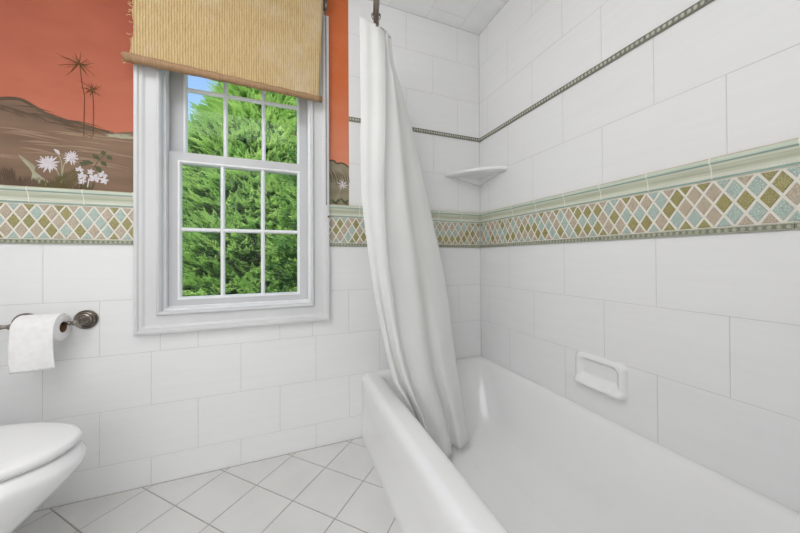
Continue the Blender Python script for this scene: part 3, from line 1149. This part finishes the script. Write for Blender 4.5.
TZ = 0.359
tub = empty('bathtub', (-0.40, -0.76, 0), 'white enamelled alcove bathtub in the tiled corner under the curtain', 'bathtub')
e = 0.002
tr = [(-0.806, -e, -1.630, -e, 0.003, 0.000), (-0.806, -e, -1.630, -e, 0.003, 0.040), (-0.803, -e, -1.630, -e, 0.003, 0.052), (-0.801, -e, -1.630, -e, 0.003, 0.20),
      (-0.804, -e, -1.630, -e, 0.004, 0.300), (-0.8035, -e, -1.630, -e, 0.006, 0.322), (-0.8000, -e, -1.630, -e, 0.008, 0.338), (-0.7930, -e, -1.630, -e, 0.009, 0.349),
      (-0.7860, -e, -1.630, -e, 0.010, 0.3550), (-0.7790, -e, -1.630, -e, 0.010, 0.3580), (-0.7720, -e, -1.630, -e, 0.010, TZ),
      (-0.735, -0.012, -1.570, -0.018, 0.045, TZ + 0.0005), (-0.722, -0.020, -1.560, -0.028, 0.055, TZ - 0.001), (-0.710, -0.028, -1.550, -0.038, 0.065, TZ - 0.005),
      (-0.703, -0.036, -1.542, -0.047, 0.075, TZ - 0.012), (-0.698, -0.043, -1.535, -0.057, 0.082, TZ - 0.024), (-0.690, -0.055, -1.52, -0.080, 0.095, 0.300),
      (-0.678, -0.080, -1.49, -0.140, 0.12, 0.220), (-0.666, -0.100, -1.46, -0.180, 0.13, 0.140), (-0.660, -0.114, -1.33, -0.212, 0.14, 0.098),
      (-0.644, -0.130, -1.305, -0.238, 0.14, 0.072), (-0.618, -0.156, -1.28, -0.268, 0.14, 0.056), (-0.575, -0.200, -1.24, -0.315, 0.12, 0.048),
      (-0.48, -0.300, -1.12, -0.42, 0.08, 0.045)]
mb = MB()
mb.loft([rrect(*q) for q in tr], True, False, True)
mb.build('basin', M['porcelain'], tub, autosmooth=50)
for x in (-0.388, -0.300):
    mb = MB()
    mb.loft([[(x - 0.009, y, 0.0452 + q), (x - 0.003, y, 0.0462 + q), (x + 0.003, y, 0.0462 + q), (x + 0.009, y, 0.0452 + q)] for y, q in ((-0.44, -0.0030), (-0.50, 0), (-0.85, 0), (-1.06, 0), (-1.12, -0.0030))], False, True, True)
    mb.build('slip_ridge', M['porcelain'], tub, fix=True)
mb = MB()
mb.lathe((-0.39, -1.19, 0.0455), (0, 0, 1), [(0, 0.034), (0.002, 0.034), (0.003, 0.028), (0.001, 0.024), (0.001, 0.006), (0.005, 0.005)], 24)
mb.build('drain', M['chrome'], tub)

# ------------------------------------------------------------------ shower rod, rings, curtain
RZ = 2.030
rodx = lambda y: -0.886 + 0.45 * (y + 0.76) ** 2
rod = empty('shower_rod', (rodx(0), 0, RZ), 'bowed brushed-metal shower rod high above the outer rim of the tub', 'shower rod')
mb = MB()
mb.tube([(rodx(y), y, RZ) for y in [-0.012 - 1.612 * k / 40 for k in range(41)]], 0.0125, 16)
mb.build('rod', M['nickel'], rod)
for y, d in ((-0.0015, -1), (-1.6335, 1)):
    mb = MB()
    mb.lathe((rodx(y), y, RZ), (0, d, 0), [(0, 0.034), (0.006, 0.034), (0.012, 0.026), (0.020, 0.019), (0.034, 0.016), (0.036, 0.0128)], 24)
    mb.build('flange', M['nickel'], rod)


def ring_at(y, label, group):
    c = Vector((rodx(y), y, RZ))
    t = Vector((2 * 0.45 * (y + 0.76), 1, 0)).normalized()
    s = Vector((t.y, -t.x, 0))
    r = empty('curtain_ring', c, label, 'curtain ring', group)
    mb = MB()
    pts = []
    for k in range(24):
        a = math.radians(-70 + 320 * k / 23)
        pts.append(c + s * 0.0185 * math.cos(a) + Vector((0, 0, 0.0185 * math.sin(a) - 0.004)))
    pts = pts + [c - t * 0.012 + s * -0.004 + Vector((0, 0, -0.036)), c - t * 0.022 + Vector((0, 0, -0.052)), c - t * 0.024 + s * 0.004 + Vector((0, 0, -0.058))]
    mb.tube(pts, 0.0019, 8, up=t)
    mb.build('hook', M['chrome'], r)
    for a in (20, 55, 90, 125, 160):
        q = c + s * 0.0165 * math.cos(math.radians(a)) + Vector((0, 0, 0.0165 * math.sin(math.radians(a)) - 0.002))
        mb = MB()
        mb.lathe(q - s * 0.0, t, [(-0.0045, 0.001), (-0.003, 0.0034), (0, 0.0045), (0.003, 0.0034), (0.0045, 0.001)], 10)
        mb.build('roller_ball', M['chrome'], r)
    mb = MB()
    q = c + s * 0.004 + Vector((0, 0, -0.060)) - t * 0.026
    mb.lathe(q, t, [(-0.003, 0.002), (-0.001, 0.006), (0.003, 0.007), (0.006, 0.004)], 12)
    mb.build('stud', M['chrome'], r)


ring_at(-0.432, 'metal roller ring at the front corner of the shower curtain', None)

# key levels: (z, left free edge, seam, right side of the visible cloth, rear end of the bunch) in plan
KEY = [
    (2.012, (-0.909, -0.432), (-0.795, -0.418), (-0.766, -0.395), (-0.690, -0.080)),
    (1.880, (-0.906, -0.428), (-0.795, -0.424), (-0.746, -0.375), (-0.690, -0.085)),
    (1.810, (-0.905, -0.425), (-0.795, -0.425), (-0.694, -0.330), (-0.680, -0.090)),
    (1.660, (-0.902, -0.420), (-0.796, -0.424), (-0.634, -0.300), (-0.660, -0.095)),
    (1.480, (-0.903, -0.415), (-0.799, -0.423), (-0.589, -0.295), (-0.640, -0.100)),
    (1.250, (-0.898, -0.412), (-0.803, -0.423), (-0.534, -0.295), (-0.620, -0.105)),
    (1.000, (-0.868, -0.410), (-0.790, -0.424), (-0.476, -0.298), (-0.590, -0.110)),
    (0.800, (-0.837, -0.410), (-0.761, -0.424), (-0.438, -0.302), (-0.560, -0.120)),
    (0.600, (-0.796, -0.412), (-0.727, -0.425), (-0.418, -0.312), (-0.530, -0.140)),
    (0.460, (-0.759, -0.412), (-0.690, -0.425), (-0.404, -0.322), (-0.501, -0.160)),
    (0.375, (-0.706, -0.405), (-0.660, -0.425), (-0.390, -0.332), (-0.483, -0.180)),
    (0.300, (-0.674, -0.395), (-0.628, -0.425), (-0.380, -0.342), (-0.469, -0.200)),
    (0.200, (-0.652, -0.390), (-0.590, -0.425), (-0.372, -0.355), (-0.456, -0.225)),
    (0.082, (-0.622, -0.385), (-0.556, -0.425), (-0.369, -0.372), (-0.444, -0.250)),
]


def key_at(z):
    if z >= KEY[0][0]:
        return [Vector(q) for q in KEY[0][1:]]
    for i in range(len(KEY) - 1):
        z1, z0 = KEY[i][0], KEY[i + 1][0]
        if z0 <= z <= z1:
            t = (z1 - z) / (z1 - z0)
            out = []
            for k in range(1, 5):
                p0, p1, p2, p3 = [Vector(KEY[min(max(j, 0), len(KEY) - 1)][k]) for j in (i - 1, i, i + 1, i + 2)]
                out.append(0.5 * ((2 * p1) + (p2 - p0) * t + (2 * p0 - 5 * p1 + 4 * p2 - p3) * t * t + (3 * p1 - p0 - 3 * p2 + p3) * t ** 3))
            return out
    return [Vector(q) for q in KEY[-1][1:]]


def section(z):
    L, S, Rg, K = key_at(z)
    t = (2.012 - z) / 1.93                    # 0 at the top, 1 at the hem
    w = max(0.0, min(1.0, (1.0 - z) / 0.7))   # pleats open lower down
    d = S - L
    f = Vector((0, -1))
    sp = (Rg - S)
    g = min(1.0, sp.length / 0.12)
    pts = [L,
           L + d * 0.22 + f * (0.006 + 0.010 * w),
           L + d * 0.45 + f * (0.004 - 0.028 * w),
           L + d * 0.72 + f * (0.010 + 0.016 * w),
           S,
           S + sp * 0.04 + Vector((-0.006, 0.026)) * (0.4 + 0.6 * g),
           S + sp * 0.22 + f * (-0.006 + 0.022 * w) * g,
           S + sp * 0.42 + f * 0.020 * g,
           S + sp * 0.58 + f * (0.008 - 0.036 * w) * g,
           S + sp * 0.72 + f * (0.006 + 0.006 * w) * g,
           S + sp * 0.90 + f * 0.012 * g,
           Rg]
    bk = K - Rg
    lf = (L + d * 0.10) - Rg
    for i, q in enumerate((0.20, 0.36, 0.52, 0.68, 0.84, 1.0)):
        side = 1 if i % 2 == 0 else 0
        amp = (1 - q * 0.55)
        base = Rg + bk * q
        if side:
            pts.append(base + lf * amp * 0.82)
        else:
            pts.append(base + lf * 0.12)
    return catmull(pts, 6)


cur = empty('shower_curtain', (-0.70, -0.30, 0.082), 'white cloth shower curtain bunched at the window end and tucked into the tub', 'shower curtain')
NZ = 90
mb = MB()
rows = []
for j in range(NZ + 1):
    z = 2.012 + (0.082 - 2.012) * j / NZ
    sec = section(z)
    row = []
    n = len(sec) - 1
    for i, q in enumerate(sec):
        zz_ = z
        if j == 0:                                        # the heading sags between the hooks
            zz_ = z - 0.004 - 0.022 * min(1, i / 24) - (0.006 * abs(math.sin(i * 0.13)) if i > 24 else 0)
        k = noise.noise(Vector((q.x * 9, q.y * 9, z * 3.0))) * 0.006 * min(1, (2.0 - z) * 2)
        row.append((q.x + k * 0.4, q.y + k, zz_))
    rows.append(row)
mb.loft(rows, False, smooth=True)
co = mb.build('cloth', M['curtain'], cur)
sd = co.modifiers.new('thickness', 'SOLIDIFY')
sd.thickness = 0.0012
# the stitched side hem seen as a raised line down the front fold
mb = MB()
ln = []
for j in range(4, 60):
    z = 2.012 + (0.082 - 2.012) * j / NZ
    sec = section(z)
    q = sec[4 * 6 - 1]
    k = noise.noise(Vector((q.x * 9, q.y * 9, z * 3.0))) * 0.006 * min(1, (2.0 - z) * 2)
    ln.append((q.x + k * 0.4 + 0.001, q.y + k - 0.0012, z))
mb.tube(ln, 0.0016, 6)
mb.build('stitched_seam', M['curtain'], cur)

# ------------------------------------------------------------------ corner shelf
sh = empty('corner_shelf', (-0.002, -0.002, 1.470), 'small white ceramic quarter-round shelf in the tiled corner', 'shelf')
RS = 0.262


def arc(r, z, n=24, flat=0.0):
    pts = [(-0.001, -0.001, z)]
    for k in range(n + 1):
        a = math.pi / 2 * k / n
        rr = r * (1 - flat * math.sin(2 * a))
        pts.append((-0.001 - rr * math.cos(a), -0.001 - rr * math.sin(a), z))
    return pts


mb = MB()
FL = 0.13
mb.loft([arc(RS - 0.012, 1.5305, flat=FL), arc(RS - 0.004, 1.5300, flat=FL), arc(RS, 1.526, flat=FL), arc(RS + 0.0005, 1.520, flat=FL), arc(RS - 0.002, 1.513, flat=FL),
         arc(RS - 0.010, 1.509, flat=FL), arc(RS - 0.05, 1.507, flat=FL)], True, True, True)
for ax in (0, 1):
    prof = [(0.000, 1.507), (0.20, 1.510), (0.14, 1.493), (0.000, 1.472)]
    ring0 = [(-u - 0.001, -0.001, z) if ax == 0 else (-0.001, -u - 0.001, z) for u, z in prof]
    ring1 = [(-u - 0.001, -0.022 + 0.010 * (1.507 - z) / 0.035, z + 0.001) if ax == 0 else (-0.022 + 0.010 * (1.507 - z) / 0.035, -u - 0.001, z + 0.001) for u, z in prof]
    mb.loft([ring0, ring1], True, True, True, smooth=False)
mb.build('shelf_plate', M['ceramic'], sh, autosmooth=40)

# ------------------------------------------------------------------ soap dish
sdh = empty('soap_dish', (0, -0.79, 0.455), 'white ceramic soap dish set into the tile above the tub rim', 'soap dish')
NU, NV = 72, 56
u0, u1, v0, v1 = -0.897, -0.688, 0.453, 0.596


def ss(a, b, x):
    t = max(0, min(1, (x - a) / (b - a)))
    return t * t * (3 - 2 * t)


def rr_dist(u, v, a0, a1, b0, b1, r):
    """distance inside a rounded rectangle (negative outside)"""
    cu, cv = (a0 + a1) / 2, (b0 + b1) / 2
    qx, qy = abs(u - cu) - (a1 - a0) / 2 + r, abs(v - cv) - (b1 - b0) / 2 + r
    return r - math.hypot(max(qx, 0), max(qy, 0)) - min(max(qx, qy), 0)


def dish_h(u, v):
    d = rr_dist(u, v, u0, u1, v0, v1, 0.030)
    if d <= 0:
        return 0.0005
    h = 0.0015 + 0.0215 * math.sqrt(max(0, 1 - (1 - min(1, d / 0.020)) ** 2))
    di = rr_dist(u, v, u0 + 0.017, u1 - 0.017, v0 - 0.04, v1 - 0.015, 0.034)
    h = h * (1 - 0.86 * ss(0.0, 0.022, di))
    low = ss(0.518, 0.470, v)
    lip = 0.042 * low * math.sqrt(max(0, 1 - (1 - min(1, d / 0.026)) ** 2))
    rid = 0.0018 * math.sin((u - u0) * 2 * math.pi / 0.024) * low * ss(0.02, 0.04, d)
    return max(h, lip + rid)


mb = MB()
rows = []
for j in range(NV + 1):
    v = v0 + (v1 - v0) * j / NV
    rows.append([right3(u0 + (u1 - u0) * i / NU, v, dish_h(u0 + (u1 - u0) * i / NU, v)) for i in range(NU + 1)])
mb.loft(rows, False, smooth=True)
mb.build('dish', M['ceramic'], sdh)

# ------------------------------------------------------------------ toilet roll holder and roll
BZ, BY = 0.751, -0.070
hol = empty('toilet_roll_holder', (-2.07, -0.002, BZ), 'brushed nickel toilet roll holder with two stepped round rosettes on the tile', 'toilet roll holder')
for x in (-2.158, -1.976):
    mb = MB()
    mb.lathe((x, -0.0005, BZ), (0, -1, 0), [(0, 0.0395), (0.006, 0.0395), (0.0085, 0.0375), (0.0070, 0.0335), (0.0125, 0.0325), (0.0145, 0.0300), (0.0125, 0.0262),
                                             (0.0185, 0.0248), (0.0205, 0.0215), (0.0190, 0.0180), (0.0240, 0.0160), (0.030, 0.0110), (0.050, 0.0085), (0.055, 0.0085), (0.060, 0.0105),
                                             (0.075, 0.0105), (0.080, 0.0080), (0.082, 0.004)], 36)
    mb.build('rosette', M['nickel'], hol, autosmooth=28)
mb = MB()
mb.lathe((-2.163, BY, BZ), (1, 0, 0), [(-0.13, 0.0068), (-0.03, 0.0068), (-0.029, 0.009), (-0.022, 0.009), (-0.021, 0.0068), (0, 0.0068), (0.012, 0.0068), (0.013, 0.0092), (0.019, 0.0092), (0.020, 0.0068), (0.164, 0.0068), (0.165, 0.0085), (0.171, 0.0085), (0.172, 0.0068), (0.184, 0.0068)], 20)
mb.build('bar', M['nickel'], hol)

rl = empty('toilet_roll', (-2.071, BY, BZ - 0.071), 'white toilet paper roll with a loose sheet hanging from the nickel holder', 'toilet roll')
RCZ, RR, RX0, RX1 = BZ - 0.0135, 0.0530, -2.130, -2.012
seg = 48


def circ(x, r):
    return [(x, BY + r * math.cos(2 * math.pi * k / seg), RCZ + r * math.sin(2 * math.pi * k / seg)) for k in range(seg)]


mb = MB()
mb.loft([circ(RX0, 0.0215), circ(RX0, RR - 0.003), circ(RX0 + 0.002, RR - 0.0005), circ(RX0 + 0.004, RR), circ(RX1 - 0.004, RR), circ(RX1 - 0.002, RR - 0.0005), circ(RX1, RR - 0.003), circ(RX1, 0.0215)], True)
mb.build('paper', M['paper'], rl, autosmooth=60)
mb = MB()
mb.loft([circ(RX0 + 0.001, 0.0215), circ(RX0 - 0.0005, 0.0208), circ(RX0 + 0.001, 0.0202), circ(RX1 - 0.001, 0.0202), circ(RX1 + 0.0005, 0.0208), circ(RX1 - 0.001, 0.0215)], True)
mb.build('cardboard_core', M['card'], rl)
mb = MB()
rnd = random.Random(5)
rows = []
path = []
for k in range(12):
    a = math.radians(75 + 105 * k / 11)
    path.append((BY + (RR + 0.0012) * math.cos(a), RCZ + (RR + 0.0012) * math.sin(a)))
yb = path[-1][0]
for k in range(1, 17):
    t = k / 16
    path.append((yb - 0.004 * math.sin(t * 3) + 0.006 * t * t, RCZ - 0.150 * t))
NX = 30
tear = [rnd.uniform(-0.0022, 0.0022) for _ in range(NX + 1)]
for k, (y, z) in enumerate(path):
    row = []
    t = max(0, (k - 11) / 16)
    for i in range(NX + 1):
        s = i / NX
        x = RX0 + (RX1 - RX0) * s - 0.004 * t * (1 - s) * math.sin(t * 3) + 0.004 * t * t * (s - 0.3)
        row.append((x, y - 0.003 * t * math.sin(s * 6), z + (tear[i] if k == len(path) - 1 else 0) + 0.005 * t * t * (s - 0.2)))
    rows.append(row)
mb.loft(rows, False, smooth=True)
so = mb.build('loose_sheet', M['paper'], rl)
sd = so.modifiers.new('thickness', 'SOLIDIFY')
sd.thickness = 0.0009

# ------------------------------------------------------------------ toilet
TY = -0.395
toi = empty('toilet', (-2.12, TY, 0), 'white toilet with its lid closed at the left below the toilet roll', 'toilet')


def egg(front, back, hw, z, n=56, sq=0.82):
    """plan outline, long axis along x: blunt at the back, drawn out at the front"""
    cx = back + hw * 1.05
    pts = []
    for k in range(n):
        a = 2 * math.pi * k / n
        c, s = math.cos(a), math.sin(a)
        if c >= 0:
            x = cx + (front - cx) * abs(c) ** 0.96
            y = hw * math.copysign(abs(s) ** 0.98, s)
        else:
            x = cx - (cx - back) * abs(c) ** sq
            y = hw * math.copysign(abs(s) ** sq, s)
        pts.append((x, TY + y, z))
    return pts


mb = MB()
bowl = [(-2.02, -2.50, 0.110, 0.000), (-2.02, -2.50, 0.110, 0.020), (-2.03, -2.50, 0.103, 0.045), (-2.03, -2.49, 0.101, 0.10), (-1.99, -2.48, 0.110, 0.16), (-1.93, -2.46, 0.134, 0.22),
        (-1.875, -2.44, 0.162, 0.275), (-1.832, -2.42, 0.182, 0.320), (-1.808, -2.40, 0.193, 0.350), (-1.800, -2.39, 0.197, 0.364), (-1.797, -2.385, 0.199, 0.374), (-1.799, -2.385, 0.198, 0.384),
        (-1.808, -2.39, 0.194, 0.397), (-1.816, -2.39, 0.189, 0.406), (-1.825, -2.39, 0.183, 0.4085), (-1.85, -2.40, 0.165, 0.4090), (-1.90, -2.38, 0.125, 0.4085), (-1.92, -2.36, 0.11, 0.37), (-2.0, -2.30, 0.07, 0.28)]
mb.loft([egg(*q) for q in bowl], True, True, True)
mb.build('bowl', M['porcelain'], toi, autosmooth=60)
mb = MB()
seat = [(-1.905, -2.33, 0.112, 0.4095), (-1.832, -2.37, 0.174, 0.4093), (-1.827, -2.375, 0.179, 0.411), (-1.826, -2.375, 0.180, 0.414), (-1.828, -2.37, 0.178, 0.4165), (-1.840, -2.365, 0.168, 0.4180),
        (-1.895, -2.33, 0.118, 0.4180), (-1.905, -2.33, 0.112, 0.414), (-1.905, -2.33, 0.112, 0.4095)]
mb.loft([egg(*q) for q in seat], True)
mb.build('seat', M['seat'], toi, autosmooth=60)
mb = MB()
lid = [(-1.835, -2.385, 0.176, 0.4195), (-1.818, -2.385, 0.190, 0.4195), (-1.812, -2.385, 0.194, 0.4230), (-1.810, -2.385, 0.195, 0.4320), (-1.811, -2.385, 0.194, 0.4390), (-1.816, -2.385, 0.190, 0.4440),
       (-1.828, -2.38, 0.180, 0.4472), (-1.87, -2.36, 0.148, 0.4492), (-1.95, -2.31, 0.090, 0.4500), (-2.05, -2.22, 0.03, 0.4502)]
mb.loft([egg(*q) for q in lid], True, True, True)
mb.build('lid', M['seat'], toi, autosmooth=60)
for y in (-0.075, 0.075):
    mb = MB()
    mb.lathe((-2.365, TY + y - 0.02, 0.4215), (0, 1, 0), [(0, 0.010), (0.002, 0.012), (0.038, 0.012), (0.040, 0.010)], 16)
    mb.build('hinge', M['seat'], toi)
mb = MB()
tk = [(-2.545, -2.375, 0.205, 0.380), (-2.550, -2.368, 0.212, 0.40), (-2.552, -2.360, 0.222, 0.72)]
mb.loft([rrect(a, b, TY - h, TY + h, 0.03, z) for a, b, h, z in tk], True, True, True)
mb.build('tank', M['porcelain'], toi, autosmooth=50)
mb = MB()
tl = [(-2.556, -2.352, 0.228, 0.7205), (-2.557, -2.346, 0.234, 0.728), (-2.557, -2.346, 0.234, 0.746), (-2.553, -2.352, 0.229, 0.752)]
mb.loft([rrect(a, b, TY - h, TY + h, 0.032, z) for a, b, h, z in tl], True, True, True)
mb.build('tank_lid', M['porcelain'], toi, autosmooth=50)

# ------------------------------------------------------------------ trees outside the window


def spray(mb, base, direction, length, rnd, new_amt):
    """a flat feathery branchlet: a bending twig with leaflets to both sides, the young growth at its tip"""
    d = Vector(direction).normalized()
    side = d.cross(Vector((0, 0, 1)))
    side = (side if side.length > 0.1 else Vector((1, 0, 0))).normalized()
    side = (side + Vector((rnd.uniform(-.4, .4), rnd.uniform(-.4, .4), rnd.uniform(-.5, .5)))).normalized()
    n = 11
    p = Vector(base)
    step = length / n
    for i in range(n):
        t = i / (n - 1)
        d = (d + Vector((0, 0, -0.05 if t < 0.5 else 0.03))).normalized()
        q = p + d * step
        mi = 1 if t > 1 - new_amt else 0
        wd = 0.115 * length
        ll = (0.34 * (1 - t) ** 0.75 + 0.10) * length * 0.78
        for s in (-1, 1):
            o = (d * 0.75 + side * s + Vector((0, 0, rnd.uniform(-0.22, 0.22)))).normalized()
            tip = p + o * ll * rnd.uniform(0.8, 1.15)
            mid = p + o * ll * 0.45
            w = d * (wd * 0.34)
            mb.face([p - w * 0.15, mid - w, tip, mid + w], mi)
        if i == n - 1:
            w = side * wd * 0.3
            mb.face([p, p + d * step - w, p + d * step * 2.4, p + d * step + w], mi)
        p = q


def conifer(loc, height, rbase, label, seed, n, zlow, lo, hi, leaf_scale=1.0):
    rnd = random.Random(seed)
    t = empty('conifer_tree', loc, label, 'tree', 'conifers outside the window')
    L = Vector(loc)
    mb = MB()
    mb.tube([L + Vector((0.02 * math.sin(k), 0.02 * math.cos(k), height * k / 12)) for k in range(13)], [0.14 * (1 - k / 13) + 0.008 for k in range(13)], 10)
    for k in range(46):
        z = rnd.uniform(0.12, 0.92) * height
        a = rnd.uniform(0, 2 * math.pi)
        r = rbase * (1 - z / height) ** 0.8 * 0.85
        p0 = L + Vector((0, 0, z))
        p1 = p0 + Vector((math.cos(a) * r * 0.5, math.sin(a) * r * 0.5, r * 0.10))
        p2 = p0 + Vector((math.cos(a) * r, math.sin(a) * r, r * 0.35))
        mb.tube([p0, p1, p2], [0.022, 0.014, 0.006], 5)
    mb.build('trunk', M['bark'], t)
    mb = MB()
    for k in range(n):
        z = zlow + (height - zlow) * (1 - math.sqrt(rnd.random()))
        # only the half of the crown turned towards the house is dense; the far side is thinner
        a = rnd.uniform(lo, hi) if rnd.random() < 0.85 else rnd.uniform(0, 2 * math.pi)
        rmax = rbase * max(0.02, (1 - z / height)) ** 0.8
        rmax *= 1 + 0.16 * noise.noise(Vector((math.cos(a) * 2.2, math.sin(a) * 2.2, z * 1.7 + seed)))
        depth = rnd.random() ** 2.2
        r = rmax * (1 - 0.5 * depth)
        base = L + Vector((math.cos(a) * r, math.sin(a) * r, z))
        out = Vector((math.cos(a), math.sin(a), rnd.uniform(0.05, 0.95)))
        out += Vector((rnd.uniform(-.45, .45), rnd.uniform(-.45, .45), 0))
        ln = rnd.uniform(0.20, 0.38) * leaf_scale
        spray(mb, base - out.normalized() * ln * 0.6, out, ln, rnd, 0.66 if depth < 0.16 and rnd.random() < 0.8 else (0.3 if depth < 0.35 else 0.0))
    mb.build('foliage', [M['leaf_old'], M['leaf_new']], t, fix=False)


PI = math.pi
conifer((-1.60, 4.75, -0.62), 6.1, 2.55, 'large bright green conifer filling the window panes against the sky', 5, 16500, 0.10, PI * 1.0, PI * 2.0, 1.15)
conifer((-0.98, 1.42, -0.62), 3.5, 0.62, 'slender young conifer with yellow-green tips close outside the right-hand panes', 17, 700, 0.4, PI * 0.9, PI * 2.1, 0.75)
conifer((-2.10, 10.6, -0.62), 5.0, 2.60, 'conifer farther back, seen only through gaps in the big bright tree', 31, 1600, 0.1, PI * 1.0, PI * 2.0, 2.6)
